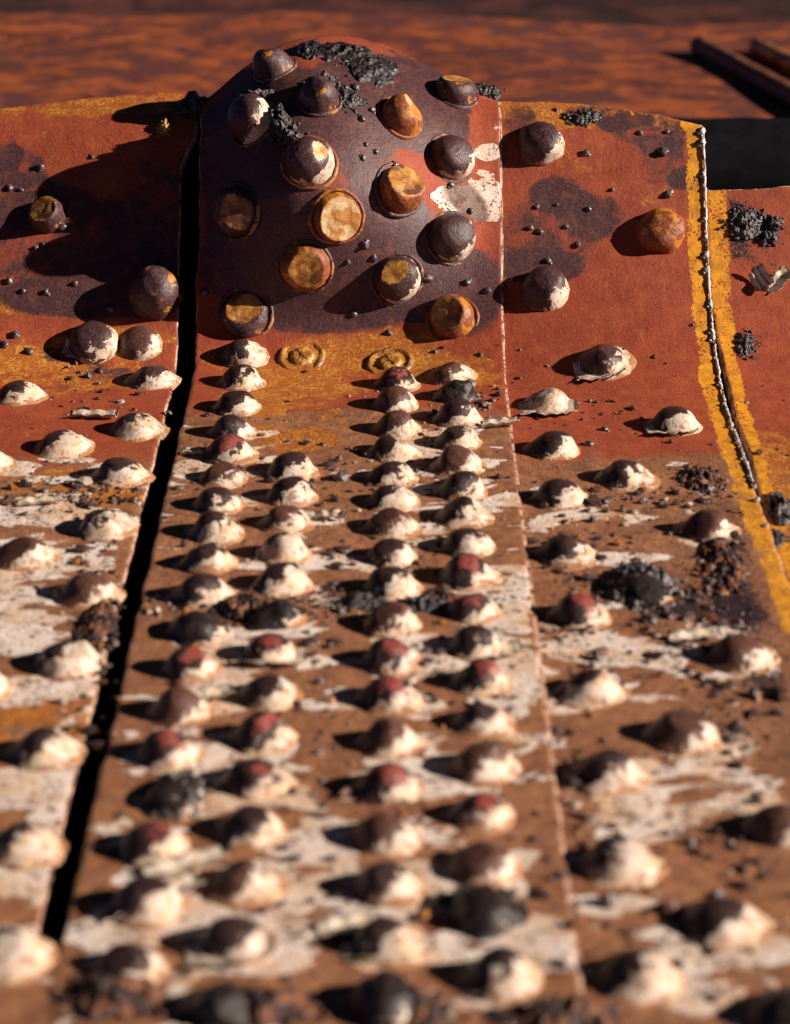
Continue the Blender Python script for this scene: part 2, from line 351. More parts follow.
# tar and soot
for a in [(700, 470, 26, 20), (718, 520, 28, 40), (735, 575, 30, 50), (755, 640, 30, 60), (775, 720, 35, 60), (690, 580, 50, 30), (700, 610, 50, 20), (640, 600, 50, 20), (585, 118, 22, 8), (585, 495, 60, 12), (700, 700, 40, 14)]: B(*a, 'tar', .30, 'right')
for a in [(260, 605, 90, 16), (400, 600, 80, 12), (190, 620, 50, 20), (330, 100, 30, 20), (370, 75, 40, 20), (500, 605, 20, 8), (100, 1010, 100, 22), (270, 1005, 90, 22), (400, 1000, 60, 18), (520, 1008, 60, 20)]: B(*a, 'tar', .28, 'strap')
for a in [(30, 480, 60, 8), (95, 610, 30, 30), (90, 640, 20, 40), (100, 560, 18, 30), (40, 700, 40, 10), (20, 455, 30, 6)]: B(*a, 'tar', .28, 'left')
for a in [(735, 230, 14, 30), (750, 345, 16, 20), (760, 250, 30, 40), (745, 215, 20, 20), (740, 480, 10, 20)]: B(*a, 'tar', .32, 'far')
for a in [(755, 230, 30, 60)]: B(*a, 'purple', .35, 'far')

def paint(kind, X, s):
    m = np.zeros((6,)+X.shape)
    up = sst(1.40, 1.53, s + .04*fbm(X*30, s*30, 0, 3, 9))     # rust takes over towards the bend
    if kind == 'strap': up = sst(1.50, 1.60, s + .04*fbm(X*30, s*30, 0, 3, 9))
    m[0] = (.32 if kind == 'left' else .29)*(1-up) - .2*up - .06; m[1] = -.1 + .12*up; m[2] = .14*(1-up)+.14*up; m[3] = .02; m[4] = -.5; m[5] = -.1+1.0*up
    if kind == 'left': m[2] += .12; m[0] += .1*(1-up)
    if kind == 'strap': m[1] += .42*sst(1.79, 1.83, s)*sst(.070, .045, X)
    for (bx, bs, rx, rs, ch, v) in PAINT[kind]:
        d = ((X-bx)/rx)**2 + ((s-bs)/rs)**2
        m[ch] += v*sst(1.7, .35, d)
    if kind in ('right', 'far'):
        w = .0140 + .007*fbm(X*30, s*38, 0, 4, 4)
        d = np.abs(X-XY-(.001 if kind == 'far' else 0))
        if kind == 'far': w = w + .004*sst(1.4, 1.5, s)
        m[4] += 1.15*sst(w+.003, w-.003, d)*sst(1.15, 1.25, s) + .8*sst(w, w-.004, d)*(1-sst(1.15, 1.25, s))
        m[0] -= .6*sst(w+.01, w, d); m[3] -= .3*sst(w, w-.004, d)
    if kind == 'right':
        e_ = 1.864-1.2*np.clip(X-.09, 0, 1)**2; m[2] += .5*sst(.016, .004, e_-s+.012*fbm(X*50, s*50, 0, 3, 5)); m[4] += .75*sst(.008, .002, e_-s+.01*fbm(X*50, s*50, 0, 3, 6))
    # paint clings beside each rivet on the side away from the wear
    for (rx_, rs_, k) in RIV_XY:
        if k != kind or rs_ > 1.62: continue
        d = np.hypot((X-rx_-.006)/1.2, (s-rs_+.004)); m[0] += .20*sst(.028, .016, d)
    return m

# ------------------------------------------------------------------ rivet layout (pixel of the photograph -> sheet position)
RIV = []   # kind, X, s, style, R, h
RIV_XY = []
def R_(px, py, style, R=.0150, h=.0126, kind=None, dy=None):
    kind = kind or kind_at(px, py)
    X, s = at(px, py + (3.5+.0045*py if dy is None else dy), kind); RIV.append([kind, X, s, style, R, h, px, py]); RIV_XY.append((X, s, kind))
for (x, y), st in zip([(243, 352), (240, 378), (238, 403), (232, 428), (228, 450), (222, 474), (218, 500), (215, 528), (208, 557), (202, 590), (197, 627), (190, 664), (180, 706), (168, 749), (176, 793), (152, 842), (147, 900), (128, 962)],
        'white dark dark dark red brown dark dark dark dark tar red brown red tar red dark dark'.split()): R_(x, y, st, kind='strap')
for (x, y), st in zip([(292, 466), (291, 492), (287, 518), (283, 548), (280, 580), (277, 612), (270, 650), (268, 690), (262, 732), (256, 775), (250, 825), (243, 877), (235, 936), (225, 1003)],
        'dark dark brown white dark tar red dark red red dark brown dark tar'.split()): R_(x, y, st)
for (x, y), st in zip([(397, 380), (396, 400), (397, 425), (394, 448), (392, 472), (392, 497), (392, 523), (392, 553), (392, 584), (391, 618), (391, 655), (390, 694), (388, 737), (387, 782), (387, 832), (386, 881), (386, 938), (385, 998)],
        'red brown brown dark dark dark brown dark dark brown red red brown red brown dark dark tar'.split()): R_(x, y, st, kind='strap')
for (x, y), st in zip([(450, 372), (455, 392), (458, 414), (458, 438), (459, 461), (462, 486), (464, 512), (467, 541), (469, 572), (472, 606), (476, 641), (480, 677), (482, 717), (483, 762), (482, 809), (484, 861), (486, 911), (500, 972)],
        'brown tar dark dark brown dark dark dark red red dark red dark brown red brown tar dark'.split()): R_(x, y, st, kind='strap')
for (x, y), st in zip([(548, 400), (553, 445), (560, 494), (568, 549), (579, 611), (590, 686), (606, 769), (620, 860), (638, 972)], 'white dark dark dark red white dark white white'.split()): R_(x, y, st, R=.0165)
for (x, y), st in zip([(603, 358), (625, 473), (642, 588), (684, 729), (724, 917)], 'pwhite dark tar brown dark'.split()): R_(x, y, st, R=.017)
for (x, y), st in zip([(675, 421), (707, 526), (741, 652), (778, 822), (790, 1010)], 'dark brown brown brown tar'.split()): R_(x, y, st, R=.0165)
for (x, y), st in zip([(153, 376), (138, 425), (122, 471), (106, 524), (88, 588), (68, 658), (45, 746), (25, 842), (8, 952)], 'pwhite white dark white brown white dark white white'.split()): R_(x, y, st, R=.0165, kind='left')
for (x, y), st in zip([(94, 340), (64, 443), (25, 551), (-22, 684), (20, 391), (-15, 460)], 'pwhite white brown white dark white'.split()): R_(x, y, st, R=.0175, kind='left')
# upper right panel
R_(541, 144, 'pwhite', .0170, .0145, 'right', 0); R_(545, 291, 'pwhite', .0165, .0150, 'right', 0); R_(662, 231, 'rust', .0165, .0145, 'right', 0)
R_(155, 294, 'purple', .0185, .021, 'left', 0); R_(47, 216, 'purple', .0135, .018, 'left', 0)

def rivet_mesh(R, h, seed, cone=.5, nu=28, nv=16, rough=.06, cut=None, skirt=1.0):
    prof_c = ([1.34*skirt, 1.08, .90, .74, .56, .36, .18, 0], [0, .07, .27, .52, .75, .91, .98, 1])
    prof_d = ([1.04*skirt, 1.0, .97, .90, .77, .56, .30, 0], [0, .16, .36, .58, .78, .92, .985, 1])
    tt = np.linspace(0, 1, 8); ti = np.linspace(0, 1, nv)
    def smooth(v): 
        q = np.interp(np.linspace(0, 1, 200), tt, v); k = np.ones(17)/17; q2 = np.convolve(np.pad(q, 8, mode='edge'), k, 'valid'); q2[0] = v[0]; q2[-1] = v[-1]; return np.interp(ti, np.linspace(0, 1, 200), q2)
    r = smooth(np.array(prof_c[0])*cone+np.array(prof_d[0])*(1-cone)); z = smooth(np.array(prof_c[1])*cone+np.array(prof_d[1])*(1-cone))
    V = []; Fc = []
    ph = np.linspace(0, 2*np.pi, nu, endpoint=False); rs = random.Random(seed)
    sx, sy = rs.uniform(-.16, .16)*R, rs.uniform(-.16, .16)*R
    for i in range(nv-1):
        cx, cy = np.cos(ph)*r[i], np.sin(ph)*r[i]
        dn = fbm(cx*1.6+seed*3.1, cy*1.6, z[i]*1.5, 3, seed % 97)
        k = 1+rough*3.2*dn; rr = r[i]*R*k; zz = h*z[i]*(1+rough*1.5*dn*(z[i] > .1))
        for a in range(nu): V.append([np.cos(ph[a])*rr[a]+sx*z[i]**2, np.sin(ph[a])*rr[a]+sy*z[i]**2, zz[a]-.0012*(i == 0)])
    V.append([sx, sy, h*(1+rough*.2)])
    for i in range(nv-2):
        for a in range(nu): b = (a+1) % nu; Fc.append((i*nu+a, i*nu+b, (i+1)*nu+b, (i+1)*nu+a))
    top = len(V)-1; o = (nv-2)*nu
    for a in range(nu): Fc.append((o+a, o+(a+1) % nu, top))
    if not cut and seed % 3 == 0:
        nn = Vector((rs.uniform(-.6, .6), rs.uniform(-.6, .6), 1)).normalized()
        for i, v in enumerate(V):
            q = Vector(v).dot(nn)-h*.80
            if q > 0: w = Vector(v)-nn*q*.8; V[i] = [w.x, w.y, w.z]
    mi = [0]*len(Fc)
    if cut:
        flag = set()
        for (nx, ny, nz, d) in cut:      # plane through the head: everything beyond it has been sheared off
            nn = Vector((nx, ny, nz)).normalized()
            for i, v in enumerate(V):
                q = Vector(v).dot(nn)-d*R
                if q > 0:
                    w = Vector(v)-nn*(q - .0022*float(fbm(np.array(v[0]*110.+seed), np.array(v[1]*110.), 0, 3, seed % 31))); V[i] = [w.x, w.y, max(w.z, 0)]; flag.add(i)
        mi = [1 if sum(i in flag for i in f) >= len(f)-0 else 0 for f in Fc]
    return V, Fc, mi
def place(o, X, s, kind, parent, lift=0, turn=0):
    p = pt(X, s, kind); n = nrm(X, s, kind); x = Vector((1, 0, 0)); x = (x-n*x.dot(n)).normalized(); y = n.cross(x)
    m = Matrix((x, y, n)).transposed().to_4x4(); m = m @ Matrix.Rotation(turn, 4, 'Z')
    p = p + n*lift
    o.rotation_mode = 'XYZ'; o.rotation_euler = m.to_euler(); o.location = p-Vector(parent.location)

# ------------------------------------------------------------------ sheets
def sheet(name, kind, x0, x1, s0, s1f, parent, nx, ns, thick=.009, x0f=None, x1f=None):
    us = np.linspace(0, 1, nx); vs = np.linspace(0, 1, ns)
    Xs = x0+(x1-x0)*us
    S = np.zeros((ns, nx)); XX = np.zeros((ns, nx))
    top = s1f(Xs)
    for j in range(nx): S[:, j] = s0+(top[j]-s0)*vs
    XX[:] = Xs
    # ragged edges
    if x0f is not None: XX = XX + x0f(S)*np.clip(1-(XX-x0)/.02, 0, 1)
    if x1f is not None: XX = XX + x1f(S)*np.clip(1-(x1-XX)/.02, 0, 1)
    Pt = surf(XX, S, kind).reshape(-1, 3)
    m = paint(kind, XX, S)
    # rounded lip: push the outer rim down along the normal, then the edge wall
    V = Pt.copy().tolist(); Fc = []
    for i in range(ns-1):
        for j in range(nx-1): a = i*nx+j; Fc.append((a, a+1, a+nx+1, a+nx))
    per = [j for j in range(nx)] + [i*nx+nx-1 for i in range(1, ns)] + [(ns-1)*nx+j for j in range(nx-2, -1, -1)] + [i*nx for i in range(ns-2, 0, -1)]
    # normals at the rim
    Xe, Se = XX.ravel()[per], S.ravel()[per]
    e = 1e-3; A = surf(Xe+e, Se, kind)-surf(Xe-e, Se, kind); Bq = surf(Xe, Se+e, kind)-surf(Xe, Se-e, kind)
    N = np.cross(A, Bq); N /= np.linalg.norm(N, axis=1)[:, None]
    cx = np.zeros(len(per)); 
    outx = np.where(np.array([p % nx for p in per]) == 0, -1, np.where(np.array([p % nx for p in per]) == nx-1, 1, 0))
    outs = np.where(np.array([p//nx for p in per]) == 0, -1, np.where(np.array([p//nx for p in per]) == ns-1, 1, 0))
    An = A/np.linalg.norm(A, axis=1)[:, None]; Bn = Bq/np.linalg.norm(Bq, axis=1)[:, None]
    O = An*outx[:, None]+Bn*outs[:, None]
    Pp = Pt[per]; base = len(V); idx = [list(per)]
    for (o_, d_) in ((.0007, .0004), (.0011, .0014), (.0011, thick)):
        ring = Pp + O*o_ - N*d_; idx.append(list(range(len(V), len(V)+len(per)))); V += ring.tolist()
    nf0 = len(Fc); L = len(per)
    for k in range(3):
        for a in range(L):
            b = (a+1) % L; Fc.append((idx[k][b], idx[k][a], idx[k+1][a], idx[k+1][b]))
    mi = [0]*nf0+[1]*(len(Fc)-nf0)
    o = obj(name, V, Fc, [M_PLATE, M_EDGE], parent, True, mi)
    M6 = m.reshape(6, -1).T; M6 = np.vstack([M6, np.tile(M6[per], (3, 1))])
    set_col(o, 'paint_a', M6[:, 0:3]); set_col(o, 'paint_b', M6[:, 3:6])
    return o
rag = lambda sd, k: (lambda s: k*fbm(s*45, s*0+sd, 0, 4, sd))
T_strap = thing('cover_strap', 'long middle steel strap crowded with rivet rows, swelling into a dark boss at its head', 'steel strap', (0, 1.2, -.01))
T_left = thing('steel_plate', 'left riveted plate beside the dark slot, its rusty head in the shadow of the boss', 'steel plate', (-.3, 1.2, -.02))
T_right = thing('steel_plate', 'right riveted plate between the thin seam and the yellow weld line', 'steel plate', (.15, 1.2, -.015))
T_far = thing('steel_plate', 'narrow rusty plate at the far right beyond the yellow weld line', 'steel plate', (.3, 1.2, -.018))
sheet('sheet', 'strap', XL, XR, .55, lambda X: 1.862+.046*hump_fx(X)+.003*fbm(X*60, X*0, 0, 3, 2), T_strap, 110, 560, .0075, rag(1, .003), rag(2, .0012))
sheet('sheet', 'left', -.46, XL-.0155, .55, lambda X: 1.880-.20*np.clip(-.20-X, 0, 1)**1.3*1.0+.004*fbm(X*50, X*0, 0, 4, 21), T_left, 130, 620, .009, None, lambda s: .0175*sst(.905, .880, s)+.010*sst(1.90, 1.87, s)*sst(1.80, 1.84, s)+.0024*fbm(s*55, s*0+3, 0, 4, 31))
sheet('sheet', 'right', XR-.012, XY, .55, lambda X: 1.864-1.2*np.clip(X-.09, 0, 1)**2+.003*fbm(X*60, X*0, 0, 4, 22), T_right, 90, 560, .009, None, rag(5, .003))
def far_x(s): return .0005+.0062*sst(1.72, 1.60, s)*sst(1.33, 1.50, s)+.002*fbm(s*30, s*0, 0, 3, 6)
sheet('sheet', 'far', XY+.0016, .50, .55, lambda X: 1.788+.06*(X-XY)+.004*fbm(X*40, X*0, 0, 3, 8), T_far, 110, 460, .009, far_x, None)
bs = sheet('added_slot_backing', 'back', -.30, .40, .50, lambda X: 1.872-.5*np.clip(X-.05, 0, 1), T_strap, 60, 160, .006)  # added sheet under the plates, there to make the slot read dark
for k_ in range(2): bs.data.materials[k_] = M_SLOT_SHADE
bs['label'] = 'added backing sheet, coloured near-black as the shade in the slot'
TT = {'strap': T_strap, 'left': T_left, 'right': T_right, 'far': T_far}

# ------------------------------------------------------------------ rivets of the flat
LAB = {'red': 'cream rivet head worn to red on its crown', 'tar': 'rivet head caked in black tar', 'white': 'rivet head with nearly all its cream paint', 'purple': 'bare purple-brown rivet head', 'rust': 'rust red rivet head with a flat crown', 'brown': 'mostly brown rivet head'}
for i, (kind, X, s, st, R, h, px, py) in enumerate(RIV):
    up = s > 1.66 and kind != 'strap'
    cut = None
    if (px, py) == (662, 231): cut = [(0, .35, .95, .82)]
    if (px, py) == (47, 216): cut = [(-.35, .25, .9, .85)]
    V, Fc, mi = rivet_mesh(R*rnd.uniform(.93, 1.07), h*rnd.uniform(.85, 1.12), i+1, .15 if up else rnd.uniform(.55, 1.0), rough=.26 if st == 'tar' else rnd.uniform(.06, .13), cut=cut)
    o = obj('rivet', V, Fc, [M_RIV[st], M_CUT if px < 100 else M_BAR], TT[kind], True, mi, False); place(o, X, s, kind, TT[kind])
    if st in LAB: o['label'] = LAB[st]

# ------------------------------------------------------------------ rivets of the boss
BOSS = [  # px, py, R, h, style, cut planes in local axes (x right, y up the sheet, z out), cut material
 (275, 70, .0165, .022, 'purple', [(.2, .5, .8, 1.05)], M_CUT), (319, 100, .016, .022, 'purple', None, M_CUT), (254, 122, .020, .025, 'pwhite', None, M_CUT),
 (310, 163, .020, .024, 'pwhite', [(.5, .1, .8, 1.05)], M_CUTG), (455, 93, .0185, .018, 'purple', [(0, .3, .9, .72)], M_CUT), (401, 117, .018, .020, 'rust', [(.5, .25, .8, .80)], M_CUTG),
 (452, 158, .0195, .019, 'pwhite', None, M_CUT), (399, 190, .0200, .022, 'rust', [(-.1, .35, .9, .72)], M_CUT), (237, 212, .021, .020, 'purple', [(.62, -.1, .78, .72)], M_CUT),
 (337, 217, .020, .013, 'rust', [(.12, .05, 1, .36)], M_CUTG), (305, 267, .0205, .016, 'rust', [(.1, 0, 1, .60), (-.6, -.5, .6, .86)], M_CUT), (451, 238, .020, .020, 'pwhite', None, M_CUT),
 (397, 279, .0195, .019, 'pwhite', [(-.25, .35, .9, .86)], M_CUT), (245, 315, .020, .013, 'purple', [(.05, .3, .95, .48)], M_CUT), (452, 318, .0190, .020, 'rust', [(-.35, -.1, .93, .78)], M_CUT)]
for i, (px, py, R, h, st, cut, cm) in enumerate(BOSS):
    X, s = at(px, py, 'strap', 1.80 if py < 200 else None)
    V, Fc, mi = rivet_mesh(R*.88, h*.88, 200+i, .05, 36, 22, .07, cut, 1.0)
    o = obj('rivet', V, Fc, [M_RIV[st], cm], T_strap, True, mi, False); place(o, X, s, 'strap', T_strap, -.001)
    o['label'] = 'large bare rivet head on the boss' if not cut else 'large sheared rivet head on the boss showing ochre metal'
    # pressed collar round the foot
    nu = 40; V = []; Fc = []
    for a in range(nu):
        c, sn = math.cos(a*2*math.pi/nu), math.sin(a*2*math.pi/nu)
        for rr, zz in ((1.0, .0006), (1.05, .0010), (1.10, .0006), (1.13, -.001)): 
            q = R*.93*rr*(1+.03*math.sin(a*.5+i)); V.append((c*q, sn*q, zz))
    for a in range(nu):
        b = (a+1) % nu
        for k in range(3): Fc.append((a*4+k, a*4+k+1, b*4+k+1, b*4+k))
    o = obj('collar', V, Fc, M_RIV['rust'] if i in (3, 5, 9, 14) else M_RIV['purple'], T_strap, True, None, False); place(o, X, s, 'strap', T_strap)
# empty rivet seats at the foot of the boss
for px, py in ((302, 357), (390, 363)):
    X, s = at(px, py, 'strap'); nu = 48; V = []; Fc = []; pr = ((0, .0022), (.005, .0026), (.008, .0022), (.0086, .0002), (.0125, .0001), (.0136, .0015), (.0160, .0017), (.0175, -.002))
    for a in range(nu):
        for rr, zz in pr:
            q = rr*(1+.05*math.sin(a*.26+px)); zz = zz*.7+.0022*float(fbm(np.array(a*.4+rr*300), np.array(px*1.), 0, 3, 5)); V.append((math.cos(a*2*math.pi/nu)*q, math.sin(a*2*math.pi/nu)*q, zz))
    for a in range(nu):
        b = (a+1) % nu
        for k in range(len(pr)-1): Fc.append((a*len(pr)+k, a*len(pr)+k+1, b*len(pr)+k+1, b*len(pr)+k))
    o = obj('rivet_seat', V, Fc, M_CUT, T_strap, True, None, False); place(o, X, s, 'strap', T_strap, .0005); o['label'] = 'empty ochre rivet seat with a round rim'

# ------------------------------------------------------------------ lumps and spatter
ICO = {}
def ico(sub):
    if sub not in ICO:
        bm = bmesh.new(); bmesh.ops.create_icosphere(bm, subdivisions=sub, radius=1); bm.verts.ensure_lookup_table()
        ICO[sub] = (np.array([v.co[:] for v in bm.verts]), [tuple(v.index for v in f.verts) for f in bm.faces]); bm.free()
    return ICO[sub]
def lumps(parts, sub=3, amp=.5, seed=0):
    """parts: list of (x, y, z, r, flat); one joined irregular mass"""
    v0, f0 = ico(sub); V = []; Fc = []
    for i, (x, y, z, r, fl) in enumerate(parts):
        n = fbm(v0[:, 0]*1.7+i*5.3+seed, v0[:, 1]*1.7+seed*2, v0[:, 2]*1.7, 4, seed % 50)
        jit = np.random.RandomState(seed*13+i).rand(len(v0))-.5 if sub < 3 else 0
        w = v0*(r*(1+amp*2*n+amp*1.3*jit))[:, None]; w[:, 2] *= fl; b = len(V); V += (w+np.array([x, y, z])).tolist(); Fc += [tuple(b+k for k in f) for f in f0]
    return V, Fc
def spatter(px, py, r, kind=None, mat=None, name='weld_spatter', tall=.75, sub=2, amp=.5):
    kind = kind or kind_at(px, py); X, s = at(px, py, kind, 1.8 if kind == 'strap' and py < 200 else None)
    V, Fc = lumps([(0, 0, r*.2, r*.85, tall), (r*.7*math.sin(px), r*.7*math.cos(py), 0, r*.55, .6)], sub, amp, int(px+py))
    o = obj(name, V, Fc, mat or M_SPAT, TT[kind], True, None, False); place(o, X, s, kind, TT[kind]); return o
for px, py, r in [(537, 207, 3), (530, 228, 4), (540, 232, 4), (557, 205, 2.5), (566, 227, 3.2), (589, 209, 3.5), (578, 245, 4), (548, 261, 4), (512, 279, 3), (556, 110, 3.2), (586, 153, 4.5), (612, 190, 3), (640, 133, 3.5), (667, 132, 3),
                  (664, 152, 6), (668, 195, 5), (693, 325, 2.5), (520, 350, 2), (605, 430, 4), (590, 445, 5)]: spatter(px, py, r/1500, 'right')
for px, py, r in [(10, 188, 4), (21, 190, 3), (41, 167, 5), (36, 248, 4), (9, 281, 5), (23, 291, 4), (46, 292, 4), (75, 284, 4), (110, 309, 4.5), (62, 227, 6), (43, 245, 3.5), (92, 157, 3), (93, 353, 4), (15, 335, 5), (30, 352, 5), (80, 373, 3), (100, 372, 4), (5, 345, 5)]: spatter(px, py, r/1500, 'left')
for px, py, r in [(366, 145, 3), (376, 152, 3.5), (394, 158, 0), (363, 158, 4), (395, 165, 5), (405, 118, 3), (365, 245, 5), (374, 258, 4), (428, 278, 5), (467, 283, 4.5), (488, 291, 4.5), (354, 314, 4), (389, 333, 4), (451, 185, 4), (471, 211, 4),
                  (362, 119, 5), (345, 88, 5), (393, 71, 5), (356, 88, 5), (372, 110, 4), (205, 292, 5), (348, 262, 3), (480, 355, 3), (435, 352, 3)]:
    if r: spatter(px, py, r/1500, 'strap')
# tar-black clusters on the boss, made of small glossy beads
def crust(name, px, py, rx, ry, hgt, num, kind, mat, parent=None, label=None, sub=2, rr=(.0015, .0045), s0=None, cat=None, group=None):
    X, s = at(px, py, kind, s0); q = proj(pt(X, s, kind)); qx = proj(pt(X+.004, s, kind)); qs = proj(pt(X, s+.004, kind))
    ax, as_ = 1.15*rx/(abs(qx[0]-q[0])/.004), 1.15*ry/(max(abs(qs[1]-q[1])/.004, 400)); r_ = random.Random(int(px*7+py))
    base = pt(X, s, kind); N = 64; g_ = np.linspace(-1, 1, N); GX, GS = np.meshgrid(g_, g_)
    d = np.hypot(GX, GS)+.9*fbm(GX*2.2+px, GS*2.2, 0, 4, 12)
    XX, SS = X+GX*ax, s+GS*as_; e = 1e-3
    P0 = surf(XX, SS, kind); A = surf(XX+e, SS, kind)-P0; Bq = surf(XX, SS+e, kind)-P0; Nn = np.cross(A, Bq); Nn /= np.linalg.norm(Nn, axis=-1)[..., None]
    rid = 1-2*np.abs(fbm(XX*170+3, SS*170, 0, 4, 17)); fine = fbm(XX*620, SS*620, 0, 3, 18)
    hh = (.62 if kind != 'strap' or s < 1.6 else .9)*hgt*sst(.95, .15, d)*(.25+.75*rid**2)*1.1 + .0022*fine + .0010*sst(1.0, .8, d) - .004*sst(.80, .98, d)
    V = (P0+Nn*hh[..., None]-np.array(base[:])).reshape(-1, 3).tolist(); keep = (d < 1.02)
    Fc = []
    for i in range(N-1):
        for j in range(N-1):
            if keep[i, j] or keep[i+1, j+1]: a = i*N+j; Fc.append((a, a+1, a+N+1, a+N))
    used = sorted({k for f in Fc for k in f}); mp = {k: n for n, k in enumerate(used)}; V = [V[k] for k in used]; Fc = [tuple(mp[k] for k in f) for f in Fc]
    v0, f0 = ico(1)
    for i in range(int(num*1.1)):
        a = r_.uniform(0, 6.283); dd = 1.15*r_.random()**.5; w = pt(X+math.cos(a)*dd*ax, s+math.sin(a)*dd*as_, kind)
        n = nrm(X+math.cos(a)*dd*ax, s+math.sin(a)*dd*as_, kind); w = w+n*(hgt*.5*max(0, 1-dd*dd)*r_.random())-base
        rad = .0006+.0016*r_.random()**2.5; b = len(V); jit = np.random.RandomState(i+int(px)).rand(len(v0), 3)*.9+.55
        V += (v0*jit*rad+np.array(w[:])).tolist(); Fc += [tuple(b+k for k in f) for f in f0]
    o = obj(name, V, Fc, mat, parent, True, None, False)
    o.location = base-(Vector(parent.location) if parent else Vector((0, 0, 0)))
    if label: o['label'] = label
    if cat: o['category'] = cat
    return o
for a in [(322, 92, 20, 16, .016, 60), (345, 54, 34, 9, .006, 60), (372, 70, 24, 14, .005, 45), (283, 128, 12, 16, .012, 40), (295, 140, 16, 8, .008, 40), (252, 103, 20, 9, .012, 30), (485, 90, 16, 5, .003, 25), (350, 100, 14, 10, .004, 18), (310, 50, 14, 8, .004, 25)]:
    crust('slag_crust', *a, 'strap', M_TAR, T_strap, 'glossy black beaded slag crust on the boss', rr=(.0012, .0038), s0=1.82)
crust('slag_crust', 195, 108, 18, 10, .012, 40, 'left', M_TAR, T_left, 'black slag crust at the plate head'); crust('slag_crust', 585, 118, 17, 7, .004, 45, 'right', M_TAR, T_right, 'flat dark slag scab near the upper edge', rr=(.001, .0028))
crust('slag_crust', 165, 128, 8, 7, .008, 10, 'left', M_CUT, T_left, 'ochre bolt stub in the shade', rr=(.003, .006))
for a in [(745, 225, 20, 18, .006, 45, M_TAR), (775, 225, 8, 10, .008, 22, M_ASH), (768, 238, 10, 8, .006, 16, M_TAR), (745, 345, 10, 12, .004, 22, M_TAR), (780, 510, 12, 14, .010, 26, M_ASH), (775, 540, 12, 8, .004, 20, M_TAR)]:
    crust('slag_crust', *a[:6], 'far', a[6], T_far)
# crusts lying on the flat: loose lumps
for a, m, lab in [((645, 588, 36, 20, .016, 130, 'right'), M_ASH, 'grey-black crumbly slag lump piled over a rivet on the right plate'),
                  ((180, 797, 26, 20, .014, 90, 'strap'), M_ASH, 'grey slag lump near the slot, low on the left of the strap'),
                  ((248, 607, 32, 14, .008, 90, 'strap'), M_HEAP, 'black crumbly slag lump on the second rivet row of the strap'),
                  ((425, 605, 24, 8, .007, 60, 'strap'), M_TAR, 'black slag streak between the two right-hand rivet rows of the strap'),
                  ((365, 603, 22, 8, .007, 60, 'strap'), M_TAR, 'black slag streak left of the middle rivet row of the strap'),
                  ((98, 625, 16, 26, .006, 80, 'left'), M_HEAP, 'black slag heap beside the left edge of the slot'),
                  ((700, 480, 20, 14, .006, 60, 'right'), M_HEAP, 'black slag patch touching the yellow paint at the bend'),
                  ((722, 560, 18, 30, .006, 80, 'right'), M_HEAP, 'long black slag bank along the yellow paint'),
                  ((485, 908, 32, 20, .012, 100, 'strap'), M_TAR, 'black slag lump over a rivet near the bottom of the strap'),
                  ((110, 998, 46, 22, .014, 110, 'strap'), M_HEAP, 'blurred black slag heap at the bottom left corner of the picture'),
                  ((420, 1012, 40, 18, .013, 80, 'strap'), M_HEAP, 'blurred black slag heap at the bottom centre of the picture'),
                  ((555, 1018, 60, 16, .012, 90, 'strap'), M_HEAP, 'blurred black slag heap right of the bottom centre'),
                  ((265, 1012, 50, 18, .012, 90, 'strap'), M_HEAP, 'blurred black slag heap left of the bottom centre')]:
    crust('slag_lump', *a[:7], m, None, lab, cat='slag')['group'] = 'loose slag lumps on the riveted plates'

# ------------------------------------------------------------------ paint flakes and torn rims
def flake(px, py, L, Wd, rot, lift, kind=None, curl=.003, seed=0, name='paint_flake', mat=None):
    kind = kind or kind_at(px, py); X, s = at(px, py, kind); nx, ny = 14, 6; V = []; Fc = []; r_ = random.Random(seed+int(px)); ed = [r_.uniform(.75, 1.1) for _ in range(nx+1)]
    for side in (0, 1):
        for i in range(nx+1):
            for j in range(ny+1):
                u = i/nx*2-1; v = j/ny*2-1; w = (Wd/2)*ed[i]*(1-.25*abs(u)**3); z = .0008+lift*(u+1)/2+curl*v*v+.0006*math.sin(u*9+seed)
                V.append((u*L/2, v*w, z-.0005*side))
    n1 = (nx+1)*(ny+1)
    for i in range(nx):
        for j in range(ny):
            a = i*(ny+1)+j; Fc.append((a, a+ny+1, a+ny+2, a+1)); a += n1; Fc.append((a, a+1, a+ny+2, a+ny+1))
    for i in range(nx):
        for j in (0, ny): a = i*(ny+1)+j; Fc.append((a, a+ny+1, a+ny+1+n1, a+n1))
    for j in range(ny):
        for i in (0, nx): a = i*(ny+1)+j; Fc.append((a, a+1, a+1+n1, a+n1))
    o = obj(name, V, Fc, mat or M_FLAKE, TT[kind], True, None, False); place(o, X, s, kind, TT[kind], 0, rot); return o
for a in [(93, 418, .034, .012, -.15, .001), (548, 412, .040, .026, 0, .001), (672, 432, .036, .022, .1, .001), (88, 352, .036, .02, -.2, .002), (150, 905, .05, .016, .55, .003), (500, 427, .026, .009, .05, .002),
          (196, 455, .02, .006, 0, .001), (330, 520, .02, .008, -.2, .002), (600, 372, .036, .026, .1, .001), (270, 662, .04, .022, -.1, .001), (760, 282, .012, .02, .5, .006), (778, 283, .022, .012, .8, .004), (390, 955, .04, .014, .1, .001),
          (205, 700, .03, .012, .3, .001), (500, 655, .025, .02, .2, .001), (40, 505, .03, .008, .1, .001), (695, 640, .03, .012, .2, .001), (350, 930, .03, .012, .3, .001), (185, 870, .04, .014, .4, .002), (230, 958, .04, .02, .1, .002)]: flake(*a)
